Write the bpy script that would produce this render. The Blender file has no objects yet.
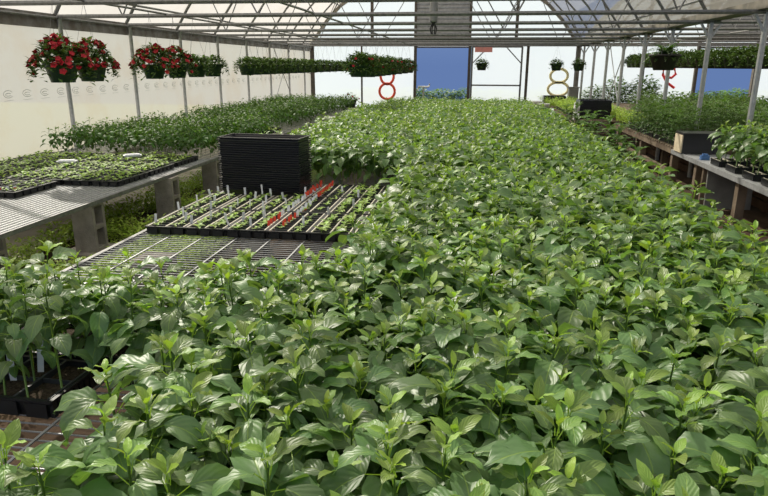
import bpy, math, random
import numpy as np
from mathutils import Vector, Matrix

random.seed(7)
rng = np.random.default_rng(11)
S = bpy.context.scene
C = S.collection
R = math.radians

# ------------------------------------------------------------------ camera
cam_d = bpy.data.cameras.new('camera')
cam = bpy.data.objects.new('camera', cam_d)
C.objects.link(cam)
S.camera = cam
cam_d.sensor_width = 36.0
cam_d.lens = 620.55 * 36.0 / 768.0
cam_d.clip_end = 500
PITCH, YAW, ROLL = 0.285744, -0.138516, 0.004042
fw = Vector((math.sin(YAW) * math.cos(PITCH), math.cos(YAW) * math.cos(PITCH), -math.sin(PITCH)))
r0 = Vector((math.cos(YAW), -math.sin(YAW), 0))
u0 = r0.cross(fw)
rr = r0 * math.cos(ROLL) + u0 * math.sin(ROLL)
uu = -r0 * math.sin(ROLL) + u0 * math.cos(ROLL)
cam.matrix_world = Matrix(((rr.x, uu.x, -fw.x, 0), (rr.y, uu.y, -fw.y, 0), (rr.z, uu.z, -fw.z, 1.65), (0, 0, 0, 1)))

# ------------------------------------------------------------------ sky and sun
W = bpy.data.worlds.new('sky')
S.world = W
W.use_nodes = True
wn, wl = W.node_tree.nodes, W.node_tree.links
bg = wn['Background']
tc = wn.new('ShaderNodeTexCoord')
sep = wn.new('ShaderNodeSeparateXYZ')
ramp = wn.new('ShaderNodeValToRGB')
wl.new(tc.outputs['Generated'], sep.inputs[0])
wl.new(sep.outputs['Z'], ramp.inputs[0])
wl.new(ramp.outputs[0], bg.inputs[0])
e = ramp.color_ramp.elements
e[0].position = 0.0; e[0].color = (0.125, 0.205, 0.43, 1)
e[1].position = 0.6; e[1].color = (0.60, 0.68, 0.78, 1)
m = e.new(0.10); m.color = (0.18, 0.28, 0.52, 1)
m = e.new(0.26); m.color = (0.42, 0.47, 0.53, 1)
bg.inputs[1].default_value = 1.0

sun_d = bpy.data.lights.new('sun', 'SUN')
sun = bpy.data.objects.new('sun', sun_d)
C.objects.link(sun)
sun_d.energy = 9.5
sun_d.color = (1.0, 0.93, 0.80)
sun_d.angle = R(1.2)
to_sun = Vector((-0.50, 0.62, 0.68)).normalized()
sun.rotation_euler = to_sun.to_track_quat('Z', 'Y').to_euler()
sun.location = (-20, 30, 30)

S.view_settings.view_transform = 'Standard'
S.view_settings.look = 'None'
S.view_settings.exposure = 0.0
S.view_settings.gamma = 1.0
S.cycles.max_bounces = 8
S.cycles.diffuse_bounces = 4
S.cycles.transmission_bounces = 6
S.cycles.transparent_max_bounces = 10
S.cycles.sample_clamp_indirect = 6.0
S.cycles.use_denoising = True

# ------------------------------------------------------------------ materials
def mat(name, col, rough=0.6, metal=0.0, spec=0.4, noise=None, nscale=8.0, bump=0.0, bscale=60.0):
    m = bpy.data.materials.new(name)
    m.use_nodes = True
    n, l = m.node_tree.nodes, m.node_tree.links
    b = n['Principled BSDF']
    b.inputs['Base Color'].default_value = (*col, 1)
    b.inputs['Roughness'].default_value = rough
    b.inputs['Metallic'].default_value = metal
    b.inputs['Specular IOR Level'].default_value = spec
    t = n.new('ShaderNodeTexCoord')
    if noise:
        x = n.new('ShaderNodeTexNoise'); x.inputs['Scale'].default_value = nscale; x.inputs['Detail'].default_value = 5
        mx = n.new('ShaderNodeMix'); mx.data_type = 'RGBA'
        mr = n.new('ShaderNodeMapRange'); mr.inputs[1].default_value = 0.35; mr.inputs[2].default_value = 0.65
        l.new(t.outputs['Object'], x.inputs['Vector'])
        l.new(x.outputs['Fac'], mr.inputs[0]); l.new(mr.outputs[0], mx.inputs[0])
        mx.inputs[6].default_value = (*col, 1); mx.inputs[7].default_value = (*noise, 1)
        l.new(mx.outputs[2], b.inputs['Base Color'])
    if bump:
        x = n.new('ShaderNodeTexNoise'); x.inputs['Scale'].default_value = bscale; x.inputs['Detail'].default_value = 6
        bp = n.new('ShaderNodeBump'); bp.inputs['Strength'].default_value = bump; bp.inputs['Distance'].default_value = 0.01
        l.new(t.outputs['Object'], x.inputs['Vector'])
        l.new(x.outputs['Fac'], bp.inputs['Height']); l.new(bp.outputs[0], b.inputs['Normal'])
    return m

def leaf_mat(name, old, young, trans, rough=0.42, tmix=0.33, veins=True, spec=0.5):
    """leaf: colour runs from old to young by the leaf's own age attribute"""
    m = bpy.data.materials.new(name)
    m.use_nodes = True
    n, l = m.node_tree.nodes, m.node_tree.links
    b = n['Principled BSDF']; out = n['Material Output']
    at = n.new('ShaderNodeAttribute'); at.attribute_name = 'age'
    at2 = n.new('ShaderNodeAttribute'); at2.attribute_name = 'vary'
    mx = n.new('ShaderNodeMix'); mx.data_type = 'RGBA'
    mx.inputs[6].default_value = (*old, 1); mx.inputs[7].default_value = (*young, 1)
    l.new(at.outputs['Fac'], mx.inputs[0])
    hs = n.new('ShaderNodeHueSaturation')
    mr = n.new('ShaderNodeMapRange'); mr.inputs[3].default_value = 0.72; mr.inputs[4].default_value = 1.28
    l.new(at2.outputs['Fac'], mr.inputs[0]); l.new(mr.outputs[0], hs.inputs['Value'])
    mr2 = n.new('ShaderNodeMapRange'); mr2.inputs[3].default_value = 0.485; mr2.inputs[4].default_value = 0.515
    l.new(at2.outputs['Fac'], mr2.inputs[0]); l.new(mr2.outputs[0], hs.inputs['Hue'])
    l.new(mx.outputs[2], hs.inputs['Color'])
    col = hs.outputs[0]
    b.inputs['Roughness'].default_value = rough
    b.inputs['Specular IOR Level'].default_value = spec
    if veins:
        uv = n.new('ShaderNodeUVMap'); uv.uv_map = 'UVMap'
        sp = n.new('ShaderNodeSeparateXYZ'); l.new(uv.outputs[0], sp.inputs[0])
        a0 = n.new('ShaderNodeMath'); a0.operation = 'SUBTRACT'; a0.inputs[1].default_value = 0.5; l.new(sp.outputs[0], a0.inputs[0])
        a1 = n.new('ShaderNodeMath'); a1.operation = 'ABSOLUTE'; l.new(a0.outputs[0], a1.inputs[0])
        a2 = n.new('ShaderNodeMath'); a2.operation = 'MULTIPLY_ADD'; a2.inputs[1].default_value = -30.0
        l.new(a1.outputs[0], a2.inputs[0])
        a3 = n.new('ShaderNodeMath'); a3.operation = 'MULTIPLY'; a3.inputs[1].default_value = 34.0; l.new(sp.outputs[1], a3.inputs[0])
        l.new(a3.outputs[0], a2.inputs[2])
        sn = n.new('ShaderNodeMath'); sn.operation = 'SINE'; l.new(a2.outputs[0], sn.inputs[0])
        rib = n.new('ShaderNodeMapRange'); rib.inputs[1].default_value = 0.0; rib.inputs[2].default_value = 0.035
        rib.inputs[3].default_value = 1.0; rib.inputs[4].default_value = 0.0; l.new(a1.outputs[0], rib.inputs[0])
        lite = n.new('ShaderNodeMix'); lite.data_type = 'RGBA'; lite.inputs[7].default_value = (min(1, young[0] * 1.1), min(1, young[1] * 1.1), young[2] * 1.2, 1)
        rm = n.new('ShaderNodeMath'); rm.operation = 'MULTIPLY'; rm.inputs[1].default_value = 0.55; l.new(rib.outputs[0], rm.inputs[0])
        l.new(rm.outputs[0], lite.inputs[0]); l.new(col, lite.inputs[6]); col = lite.outputs[2]
        hsum = n.new('ShaderNodeMath'); hsum.operation = 'MULTIPLY_ADD'; hsum.inputs[1].default_value = -2.5
        l.new(rib.outputs[0], hsum.inputs[0]); l.new(sn.outputs[0], hsum.inputs[2])
        bp = n.new('ShaderNodeBump'); bp.inputs['Strength'].default_value = 0.30; bp.inputs['Distance'].default_value = 0.0010
        l.new(hsum.outputs[0], bp.inputs['Height']); l.new(bp.outputs[0], b.inputs['Normal'])
    l.new(col, b.inputs['Base Color'])
    tr = n.new('ShaderNodeBsdfTranslucent')
    mt = n.new('ShaderNodeMix'); mt.data_type = 'RGBA'; mt.blend_type = 'MULTIPLY'; mt.inputs[0].default_value = 1.0
    l.new(col, mt.inputs[6]); mt.inputs[7].default_value = (*trans, 1); l.new(mt.outputs[2], tr.inputs[0])
    ms = n.new('ShaderNodeMixShader'); ms.inputs[0].default_value = tmix
    l.new(b.outputs[0], ms.inputs[1]); l.new(tr.outputs[0], ms.inputs[2]); l.new(ms.outputs[0], out.inputs[0])
    return m

def poly_mat(name, col, clear, tl, noise_amt=0.25, nscale=1.3, dirt=(0.45, 0.36, 0.25)):
    """milky greenhouse film: diffuses the daylight, lets part of it straight through"""
    m = bpy.data.materials.new(name)
    m.use_nodes = True
    n, l = m.node_tree.nodes, m.node_tree.links
    out = n['Material Output']; b = n['Principled BSDF']
    b.inputs['Roughness'].default_value = 0.35
    tr = n.new('ShaderNodeBsdfTranslucent'); tp = n.new('ShaderNodeBsdfTransparent')
    t = n.new('ShaderNodeTexCoord')
    x = n.new('ShaderNodeTexNoise'); x.inputs['Scale'].default_value = nscale; x.inputs['Detail'].default_value = 7; x.inputs['Roughness'].default_value = 0.65
    l.new(t.outputs['Object'], x.inputs['Vector'])
    mr = n.new('ShaderNodeMapRange'); mr.inputs[1].default_value = 0.48; mr.inputs[2].default_value = 0.75; mr.inputs[4].default_value = noise_amt
    l.new(x.outputs['Fac'], mr.inputs[0])
    mx = n.new('ShaderNodeMix'); mx.data_type = 'RGBA'; mx.inputs[6].default_value = (*col, 1); mx.inputs[7].default_value = (*dirt, 1)
    l.new(mr.outputs[0], mx.inputs[0])
    l.new(mx.outputs[2], tr.inputs[0]); l.new(mx.outputs[2], b.inputs['Base Color'])
    m1 = n.new('ShaderNodeMixShader'); m1.inputs[0].default_value = tl
    l.new(b.outputs[0], m1.inputs[1]); l.new(tr.outputs[0], m1.inputs[2])
    m2 = n.new('ShaderNodeMixShader'); m2.inputs[0].default_value = clear
    l.new(m1.outputs[0], m2.inputs[1]); l.new(tp.outputs[0], m2.inputs[2]); l.new(m2.outputs[0], out.inputs[0])
    return m

M = dict(
    film_side=poly_mat('film_side', (0.49, 0.47, 0.43), 0.12, 0.72, 0.6, 1.1),
    film_roof=poly_mat('film_roof', (0.60, 0.555, 0.47), 0.36, 0.85, 0.5, 0.8),
    film_end=poly_mat('film_end', (0.56, 0.60, 0.64), 0.20, 0.88, 0.15, 0.7, (0.42, 0.50, 0.60)),
    galv=mat('galvanised_steel', (0.24, 0.24, 0.24), 0.5, 0.4, 0.4, (0.16, 0.16, 0.165), 25),
    galvlite=mat('pale_galvanised_steel', (0.50, 0.51, 0.52), 0.45, 0.35, 0.5, (0.40, 0.41, 0.42), 25),
    darksteel=mat('weathered_steel', (0.07, 0.065, 0.06), 0.7, 0.1, 0.3, (0.12, 0.10, 0.08), 12),
    tansteel=mat('dusty_steel_channel', (0.30, 0.27, 0.22), 0.6, 0.3, 0.4, (0.16, 0.15, 0.13), 5),
    gutter=mat('gutter_board', (0.24, 0.235, 0.225), 0.6, 0.3, 0.4, (0.13, 0.11, 0.09), 6),
    black=mat('black_plastic', (0.012, 0.013, 0.015), 0.38, 0, 0.5),
    blackmatte=mat('dark_tray_plastic', (0.022, 0.022, 0.026), 0.3, 0, 0.6),
    insertglint=mat('tray_rim_sun_glint', (0.62, 0.58, 0.48), 0.5, 0, 0.4),  # sun glint on black plastic ridges, painted in as a cream colour
    insertdark=mat('dark_insert_rim', (0.05, 0.055, 0.06), 0.35, 0, 0.6),
    soil=mat('potting_soil', (0.035, 0.024, 0.016), 0.95, 0, 0.2, (0.10, 0.075, 0.05), 90, 0.8, 150),
    dirt=mat('trodden_earth', (0.055, 0.034, 0.022), 0.95, 0, 0.2, (0.095, 0.062, 0.04), 3, 0.7, 30),
    cloth=mat('pale_ground_sheet', (0.72, 0.66, 0.56), 0.7, 0, 0.3, (0.55, 0.48, 0.38), 4),
    lawn=mat('outdoor_grass', (0.10, 0.17, 0.06), 0.9, 0, 0.2, (0.16, 0.20, 0.08), 2),
    concrete=mat('concrete_block', (0.22, 0.20, 0.175), 0.9, 0, 0.3, (0.33, 0.30, 0.26), 9, 0.6, 80),
    wood=mat('weathered_wood', (0.15, 0.11, 0.075), 0.8, 0, 0.3, (0.25, 0.195, 0.14), 5, 0.5, 40),
    wooddark=mat('old_brown_wood', (0.085, 0.045, 0.026), 0.85, 0, 0.3, (0.14, 0.08, 0.05), 4, 0.5, 40),
    label=mat('white_plant_label', (0.80, 0.82, 0.88), 0.5),
    labelred=mat('red_plant_label', (0.75, 0.07, 0.03), 0.5),
    white=mat('white_plastic', (0.80, 0.80, 0.78), 0.45),
    cream=mat('cream_card', (0.80, 0.70, 0.52), 0.7, 0, 0.3, (0.66, 0.55, 0.38), 10),
    greypanel=mat('grey_panel', (0.26, 0.26, 0.24), 0.7, 0, 0.3, (0.20, 0.20, 0.19), 6),
    pot=mat('dark_green_pot', (0.022, 0.055, 0.038), 0.4, 0, 0.5),
    potbrown=mat('dark_brown_pot', (0.04, 0.035, 0.03), 0.5, 0, 0.4),
    red=mat('red_petals', (0.42, 0.008, 0.022), 0.55, 0, 0.3, (0.26, 0.005, 0.012), 30),
    redpaint=mat('red_spray_paint', (0.80, 0.05, 0.05), 0.5),
    orange=mat('orange_red_spray_paint', (0.82, 0.10, 0.05), 0.5),
    yellow=mat('faded_yellow_spray_paint', (0.85, 0.75, 0.42), 0.5),
    pink=mat('faded_pink_sign', (0.70, 0.28, 0.25), 0.6),
    stemg=mat('green_stem', (0.16, 0.26, 0.06), 0.5),
    louver=mat('louver_metal', (0.30, 0.30, 0.31), 0.5, 0.4, 0.4, (0.22, 0.22, 0.22), 8),
    printg=poly_mat('film_print', (0.33, 0.38, 0.34), 0.05, 0.75, 0.5, 6.0, (0.45, 0.45, 0.40)),
    blue=mat('blue_tag', (0.10, 0.22, 0.50), 0.5),
    pepper=leaf_mat('pepper_leaf', (0.130, 0.228, 0.086), (0.36, 0.51, 0.07), (1.5, 1.6, 0.6), 0.41, 0.30, True, 0.62),
    tomato=leaf_mat('tomato_leaf', (0.055, 0.115, 0.035), (0.14, 0.24, 0.055), (1.4, 1.5, 0.7), 0.5, 0.3, False),
    broad=leaf_mat('broad_leaf', (0.058, 0.125, 0.030), (0.20, 0.33, 0.05), (1.5, 1.6, 0.7), 0.55, 0.3, False, 0.28),
    basil=leaf_mat('basil_leaf', (0.30, 0.43, 0.08), (0.50, 0.62, 0.14), (1.3, 1.4, 0.7), 0.45, 0.4, False),
    seedl=leaf_mat('seedling_leaf', (0.24, 0.38, 0.09), (0.46, 0.60, 0.18), (1.3, 1.4, 0.7), 0.5, 0.35, False, 0.3),
    weed=leaf_mat('weed_leaf', (0.24, 0.36, 0.05), (0.42, 0.54, 0.10), (1.4, 1.5, 0.7), 0.6, 0.3, False, 0.2),
    trail=leaf_mat('trailing_leaf', (0.05, 0.095, 0.028), (0.13, 0.20, 0.06), (1.4, 1.5, 0.7), 0.75, 0.2, False, 0.12),
)

# ------------------------------------------------------------------ mesh helpers
class MB:
    def __init__(s): s.v = []; s.f = []; s.mi = []; s.cur = 0
    def quadbox(s, P):
        b = len(s.v); s.v += [tuple(p) for p in P]
        for q in ((0, 3, 2, 1), (4, 5, 6, 7), (0, 1, 5, 4), (1, 2, 6, 5), (2, 3, 7, 6), (3, 0, 4, 7)):
            s.f.append(tuple(b + i for i in q)); s.mi.append(s.cur)
    def box(s, x0, x1, y0, y1, z0, z1, taper=0.0):
        t = taper
        s.quadbox([(x0 + t, y0 + t, z0), (x1 - t, y0 + t, z0), (x1 - t, y1 - t, z0), (x0 + t, y1 - t, z0),
                   (x0, y0, z1), (x1, y0, z1), (x1, y1, z1), (x0, y1, z1)])
    def bar(s, p, q, w, h=None, up=(0, 0, 1)):
        h = h or w
        p, q = Vector(p), Vector(q); d = (q - p).normalized(); up = Vector(up)
        if abs(d.dot(up)) > 0.98: up = Vector((0, 1, 0))
        a = d.cross(up).normalized() * w / 2; b = a.cross(d).normalized() * h / 2
        s.quadbox([p - a - b, p + a - b, q + a - b, q - a - b, p - a + b, p + a + b, q + a + b, q - a + b])
    def tube(s, pts, r, n=8, caps=True):
        pts = [Vector(p) for p in pts]; base = len(s.v); k = len(pts)
        rs = r if isinstance(r, (list, tuple)) else [r] * k
        ref = None
        for i, p in enumerate(pts):
            d = (pts[min(i + 1, k - 1)] - pts[max(i - 1, 0)]).normalized()
            if ref is None: ref = Vector((0, 0, 1)) if abs(d.z) < .9 else Vector((0, 1, 0))
            a = d.cross(ref).normalized(); b = d.cross(a).normalized()
            for j in range(n):
                t = 2 * math.pi * j / n
                s.v.append(tuple(p + (a * math.cos(t) + b * math.sin(t)) * rs[i]))
        for i in range(k - 1):
            for j in range(n):
                s.f.append((base + i * n + j, base + i * n + (j + 1) % n, base + (i + 1) * n + (j + 1) % n, base + (i + 1) * n + j)); s.mi.append(s.cur)
        if caps:
            s.f.append(tuple(base + j for j in range(n))); s.mi.append(s.cur)
            s.f.append(tuple(base + (k - 1) * n + j for j in reversed(range(n)))); s.mi.append(s.cur)
    def lathe(s, prof, c=(0, 0, 0), n=20):
        base = len(s.v); k = len(prof)
        for r, z in prof:
            for j in range(n):
                t = 2 * math.pi * j / n
                s.v.append((c[0] + r * math.cos(t), c[1] + r * math.sin(t), c[2] + z))
        for i in range(k - 1):
            for j in range(n):
                s.f.append((base + i * n + j, base + i * n + (j + 1) % n, base + (i + 1) * n + (j + 1) % n, base + (i + 1) * n + j)); s.mi.append(s.cur)
    def build(s, name, m, parent=None, smooth=False, link=True):
        me = bpy.data.meshes.new(name)
        me.from_pydata(s.v, [], s.f)
        ms = m if isinstance(m, (list, tuple)) else [m]
        for k in ms: me.materials.append(k)
        if len(ms) > 1: me.polygons.foreach_set('material_index', s.mi)
        if smooth: me.polygons.foreach_set('use_smooth', [True] * len(me.polygons))
        me.update()
        o = bpy.data.objects.new(name, me)
        if link: C.objects.link(o)
        if parent: o.parent = parent
        return o

def tag(o, label=None, cat=None, group=None, kind=None):
    if label: o['label'] = label
    if cat: o['category'] = cat
    if group: o['group'] = group
    if kind: o['kind'] = kind
    return o
def empty(name, loc=(0, 0, 0), rz=0.0):
    o = bpy.data.objects.new(name, None); C.objects.link(o)
    o.empty_display_size = 0.1; o.location = loc; o.rotation_euler = (0, 0, rz)
    return o
def copy_tree(o, kids):
    """copy of a thing with copies of its parts (kids: list of (part, [sub-parts]))"""
    c = o.copy(); C.objects.link(c)
    for k, subs in kids:
        d = k.copy(); C.objects.link(d); d.parent = c
        for s2 in subs:
            g = s2.copy(); C.objects.link(g); g.parent = d
    return c
def struct(o): o['kind'] = 'structure'; return o

# ---- foliage in numpy -------------------------------------------------
def leaf(L, Wd, az, el, droop, fold, nl, nw, base, age, roll=0.0, wave=0.0):
    """one pointed oval leaf with a folded midrib, arching away from its base"""
    t = np.linspace(0, 1, nl + 1)
    w = np.power(t, 0.66) * np.power(1 - t, 0.95) if nl > 2 else np.interp(t, [0, .45, 1], [0.12, .56, 0.0])
    w = w / w.max() * Wd / 2
    w[0] = Wd * 0.04
    ang = el - droop * t
    dx = np.cos(ang); dz = np.sin(ang)
    seg = L / nl
    cx = np.concatenate([[0], np.cumsum((dx[:-1] + dx[1:]) / 2) * seg]); cz = np.concatenate([[0], np.cumsum((dz[:-1] + dz[1:]) / 2) * seg])
    s = np.linspace(-1, 1, nw + 1)
    T, Sx = np.meshgrid(np.arange(nl + 1), s, indexing='ij')
    ww = w[T] * Sx
    lift = np.abs(ww) * math.tan(fold) + wave * np.sin(T * 2.1 + Sx * 2) * np.abs(Sx) * Wd * 0.10
    nx = -np.sin(ang)[T]; nz = np.cos(ang)[T]
    yy = ww * math.cos(roll) - lift * math.sin(roll)
    ll = lift * math.cos(roll) + ww * math.sin(roll)
    X = cx[T] + nx * ll; Z = cz[T] + nz * ll
    ca, sa = math.cos(az), math.sin(az)
    V = np.stack([X * ca - yy * sa, X * sa + yy * ca, Z], -1).reshape(-1, 3) + np.array(base)
    idx = np.arange((nl + 1) * (nw + 1)).reshape(nl + 1, nw + 1)
    F = np.stack([idx[:-1, :-1], idx[1:, :-1], idx[1:, 1:], idx[:-1, 1:]], -1).reshape(-1, 4)
    UV = np.stack([(Sx + 1) / 2, t[T]], -1).reshape(-1, 2)
    n = len(V)
    return V, F, UV, np.full(n, age), np.full(n, rng.random())

def join(parts):
    V, F, U, A, B = [], [], [], [], []; o = 0
    for v, f, u, a, b in parts:
        V.append(v); F.append(f + o); U.append(u); A.append(a); B.append(b); o += len(v)
    return np.concatenate(V), np.concatenate(F), np.concatenate(U), np.concatenate(A), np.concatenate(B)

def mesh_np(name, data, m):
    V, F, U, A, B = data
    me = bpy.data.meshes.new(name)
    me.vertices.add(len(V)); me.vertices.foreach_set('co', V.astype(np.float32).ravel())
    me.loops.add(len(F) * 4); me.loops.foreach_set('vertex_index', F.astype(np.int32).ravel())
    me.polygons.add(len(F)); me.polygons.foreach_set('loop_start', np.arange(len(F), dtype=np.int32) * 4)
    me.polygons.foreach_set('loop_total', np.full(len(F), 4, dtype=np.int32))
    me.polygons.foreach_set('use_smooth', np.ones(len(F), dtype=bool))
    uv = me.uv_layers.new(name='UVMap')
    uv.data.foreach_set('uv', U[F.ravel()].astype(np.float32).ravel())
    a = me.attributes.new('age', 'FLOAT', 'POINT'); a.data.foreach_set('value', A.astype(np.float32))
    b = me.attributes.new('vary', 'FLOAT', 'POINT'); b.data.foreach_set('value', B.astype(np.float32))
    me.materials.append(m); me.update(calc_edges=True); me.validate()
    return me

def xform(data, x, y, z, rz, s, lean=(0, 0)):
    V, F, U, A, B = data
    c, sn = math.cos(rz), math.sin(rz)
    W_ = np.empty_like(V)
    W_[:, 0] = (V[:, 0] * c - V[:, 1] * sn) * s + x + lean[0] * V[:, 2]
    W_[:, 1] = (V[:, 0] * sn + V[:, 1] * c) * s + y + lean[1] * V[:, 2]
    W_[:, 2] = V[:, 2] * s + z
    return W_, F, U, A, (B * 0.6 + rng.random() * 0.4)

def strip(p0, p1, w, nseg=3, age=0.6):
    """narrow stalk used for petioles: two crossed strips"""
    p0 = np.array(p0); p1 = np.array(p1); d = p1 - p0
    a = np.cross(d, (0, 0, 1.0)); na = np.linalg.norm(a); a = a / na if na > 1e-6 else np.array((1.0, 0, 0))
    b = np.cross(d, a); b = b / np.linalg.norm(b)
    V = np.array([p0 - a * w, p0 + a * w, p1 + a * w * .7, p1 - a * w * .7, p0 - b * w, p0 + b * w, p1 + b * w * .7, p1 - b * w * .7])
    return V, np.array([[0, 1, 2, 3], [4, 5, 6, 7]]), np.full((8, 2), 0.5), np.full(8, age), np.full(8, 0.5)

def pepper(h=0.36, n=15, nl=6, nw=4, size=0.105, petiole=True, low=0.30, yng=.71):
    P = [strip((0, 0, 0), (0, 0, h), .002, age=.3)]; az = rng.random() * 6.28
    for i in range(n):
        t = i / (n - 1)
        az += 2.399 + rng.normal(0, .25)
        zz = h * (low + (1 - low) * t ** 0.66)
        L = size * (0.80 + 0.35 * math.sin(math.pi * min(1, t * 1.15 + .1))) * (1 - 0.66 * max(0, (t - .62) / .38)) * rng.uniform(.85, 1.15)
        el = R(4 + 60 * max(0, (t - .62) / .38) + rng.normal(0, 13))
        droop = R(72 - 42 * max(0, (t - .6) / .4) + rng.normal(0, 14))
        pl = 0.045 * (1 - .8 * max(0, (t - .6) / .4))
        b = (0.004 * math.cos(az), 0.004 * math.sin(az), zz)
        pe = (pl * math.cos(az) * math.cos(el + .35), pl * math.sin(az) * math.cos(el + .35), zz + pl * math.sin(el + .35))
        if petiole: P.append(strip(b, pe, 0.0013))
        age = np.clip((t - yng) / .26, 0, 1) * rng.uniform(.6, 1) + rng.uniform(0, .10)
        P.append(leaf(L, L * rng.uniform(.46, .58) * (1 - .18 * max(0, (t - .7) / .3)), az, el, droop, R(rng.uniform(4, 24)), nl, nw, pe, age, R(rng.normal(0, 12)), rng.uniform(.3, 1.2) if nl > 3 else 0))
    return join(P)

def tomato(h=0.45, n=13, nl=3, nw=2, size=0.055):
    """upright plant with feathered compound leaves"""
    P = [strip((0, 0, 0), (0, 0, h), .003)]; az = rng.random() * 6.28
    for i in range(n):
        t = i / (n - 1); az += 2.399
        z = h * (.16 + .82 * t); Lr = 0.15 * (1 - .4 * t); el = R(30 + 30 * t + rng.normal(0, 8))
        for k in range(4):
            s = (k + 1) / 4; a = el - s * R(55)
            bx = Lr * s * math.cos((el + a) / 2); bz = z + Lr * s * math.sin((el + a) / 2)
            base = (bx * math.cos(az), bx * math.sin(az), bz)
            if nl > 2: P.append(strip((0, 0, z) if k == 0 else prev, base, .0012))
            prev = base
            for side in ((-1, 1) if k < 3 else (0,)):
                P.append(leaf(size * rng.uniform(.7, 1.1), size * .45, az + side * R(60), a, R(30), R(15), nl, nw, base, np.clip(t * .8 + rng.normal(0, .15), 0, 1)))
    return join(P)

def bushy(h, n, size, spread, ratio=0.6, nl=3, nw=2, up=0.5):
    """rounded mound of leaves"""
    P = []
    for i in range(n):
        az = rng.random() * 6.28; rr_ = spread * math.sqrt(rng.random()); z = h * (.35 + .65 * rng.random()) * (1 - .25 * (rr_ / max(spread, 1e-3)) ** 2)
        if nl > 2: P.append(strip((0, 0, 0), (rr_ * math.cos(az), rr_ * math.sin(az), z), .001))
        P.append(leaf(size * rng.uniform(.7, 1.2), size * ratio, az + rng.normal(0, .5), R(rng.uniform(0, 60) * up + 5), R(rng.uniform(10, 60)), R(12), nl, nw,
                      (rr_ * math.cos(az), rr_ * math.sin(az), z), np.clip(z / h * .9 + rng.normal(0, .15) - .15, 0, 1)))
    return join(P)

def stem_mesh(h, r, name='stem'):
    b = MB(); b.tube([(0, 0, 0), (0.004, 0.002, h * .5), (0, 0, h * .95)], [r, r * .85, r * .5], 6)
    return b

# ------------------------------------------------------------------ setting
XL, XR, XR2 = -5.75, 3.39, 12.53
YB, YF = 22.35, -1.0
ZC = 2.28
b = MB(); b.box(XL - 1, XR2 + 1, YF - 1, YB + .3, -.1, 0); struct(b.build('floor', M['dirt']))
b = MB()
# outdoor ground: level beside the building, falling away behind it
xs = [-80, 100]; ys = [YB + .3, YB + 4, 60, 200]; zs = [-.02, -.02, -2.5, -12]
for i in range(3):
    k = len(b.v); b.v += [(xs[0], ys[i], zs[i]), (xs[1], ys[i], zs[i]), (xs[1], ys[i + 1], zs[i + 1]), (xs[0], ys[i + 1], zs[i + 1])]; b.f.append((k, k + 1, k + 2, k + 3)); b.mi.append(0)
for x0, x1 in ((-80, XL - 1), (XR2 + 1, 100)):
    k = len(b.v); b.v += [(x0, -20, -.02), (x1, -20, -.02), (x1, YB + .3, -.02), (x0, YB + .3, -.02)]; b.f.append((k, k + 1, k + 2, k + 3)); b.mi.append(0)
struct(b.build('ground_outside', M['lawn']))

# arch profile, gutter to ridge
ARCH = [(0, 0), (.25, .38), (.6, .85), (1.1, 1.35), (1.9, 1.88), (2.8, 2.27), (3.7, 2.55), (4.57, 2.68)]
def arch_pts(x0):
    L = [(x0 + a, ZC + c) for a, c in ARCH]
    return L + [(x0 + 9.14 - a, ZC + c) for a, c in reversed(ARCH[:-1])]

def film_sheet(name, pts, m):
    """vertical or curved film: a strip of quads swept along y"""
    b = MB()
    for i in range(len(pts) - 1):
        (x0, z0), (x1, z1) = pts[i], pts[i + 1]
        k = len(b.v); b.v += [(x0, YF, z0), (x0, YB, z0), (x1, YB, z1), (x1, YF, z1)]; b.f.append((k, k + 1, k + 2, k + 3)); b.mi.append(0)
    return struct(b.build(name, m))
wl_ = film_sheet('wall_left', [(XL - .03, 0.25), (XL - .03, ZC)], M['film_side'])
film_sheet('wall_right', [(XR2 + .03, 0.0), (XR2 + .03, ZC)], M['film_side'])
for i, x0 in enumerate((XL, XR)):
    film_sheet('ceiling_%d' % (i + 1), [(x, z + .03) for x, z in arch_pts(x0)], M['film_roof'])

# printed ovals in a row along the film of the left wall
b = MB()
yy = 5.5
while yy < 21:
    for (ry, rz_, dz) in ((.085, .045, 0), (.05, .018, -.005)):
        b.tube([(XL + .012, yy + ry * math.cos(t), 1.29 + dz + rz_ * math.sin(t)) for t in np.linspace(.5, 5.6, 12)], .0028, 4, False)
    b.bar((XL + .012, yy - .08, 1.21), (XL + .012, yy + .08, 1.215), .003)
    yy += .345
pm = b.build('printed_mark', M['printg'], wl_)

# end wall film with door openings
def rects_minus(x0, x1, z0, z1, holes):
    xs = sorted({x0, x1, *[h[0] for h in holes], *[h[1] for h in holes]}); zs = sorted({z0, z1, *[h[2] for h in holes], *[h[3] for h in holes]})
    out = []
    for a, c in zip(xs, xs[1:]):
        for d, f_ in zip(zs, zs[1:]):
            mx_, mz = (a + c) / 2, (d + f_) / 2
            if not any(h[0] < mx_ < h[1] and h[2] < mz < h[3] for h in holes): out.append((a, c, d, f_))
    return out
DOOR1 = (-2.0, -.24, 0.0, 2.24); DOOR2 = (7.2, 8.9, 0.0, 1.72); WIN2 = (7.2, 8.9, 1.86, 2.24)
b = MB()
for (a, c, d, f_) in rects_minus(XL, XR2, 0.0, ZC + .2, [DOOR1, DOOR2]):
    k = len(b.v); b.v += [(a, YB, d), (c, YB, d), (c, YB, f_), (a, YB, f_)]; b.f.append((k, k + 1, k + 2, k + 3)); b.mi.append(0)
for x0 in (XL, XR):
    P = arch_pts(x0); k = len(b.v)
    P = [p for p in P if p[1] >= ZC + .2]; P = [(x0 + .13, ZC + .2)] + P + [(x0 + 9.01, ZC + .2)]
    b.v += [(x, YB, z) for x, z in P]; b.f.append(tuple(range(k, k + len(P)))); b.mi.append(0)
struct(b.build('wall_back', M['film_end']))

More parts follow.
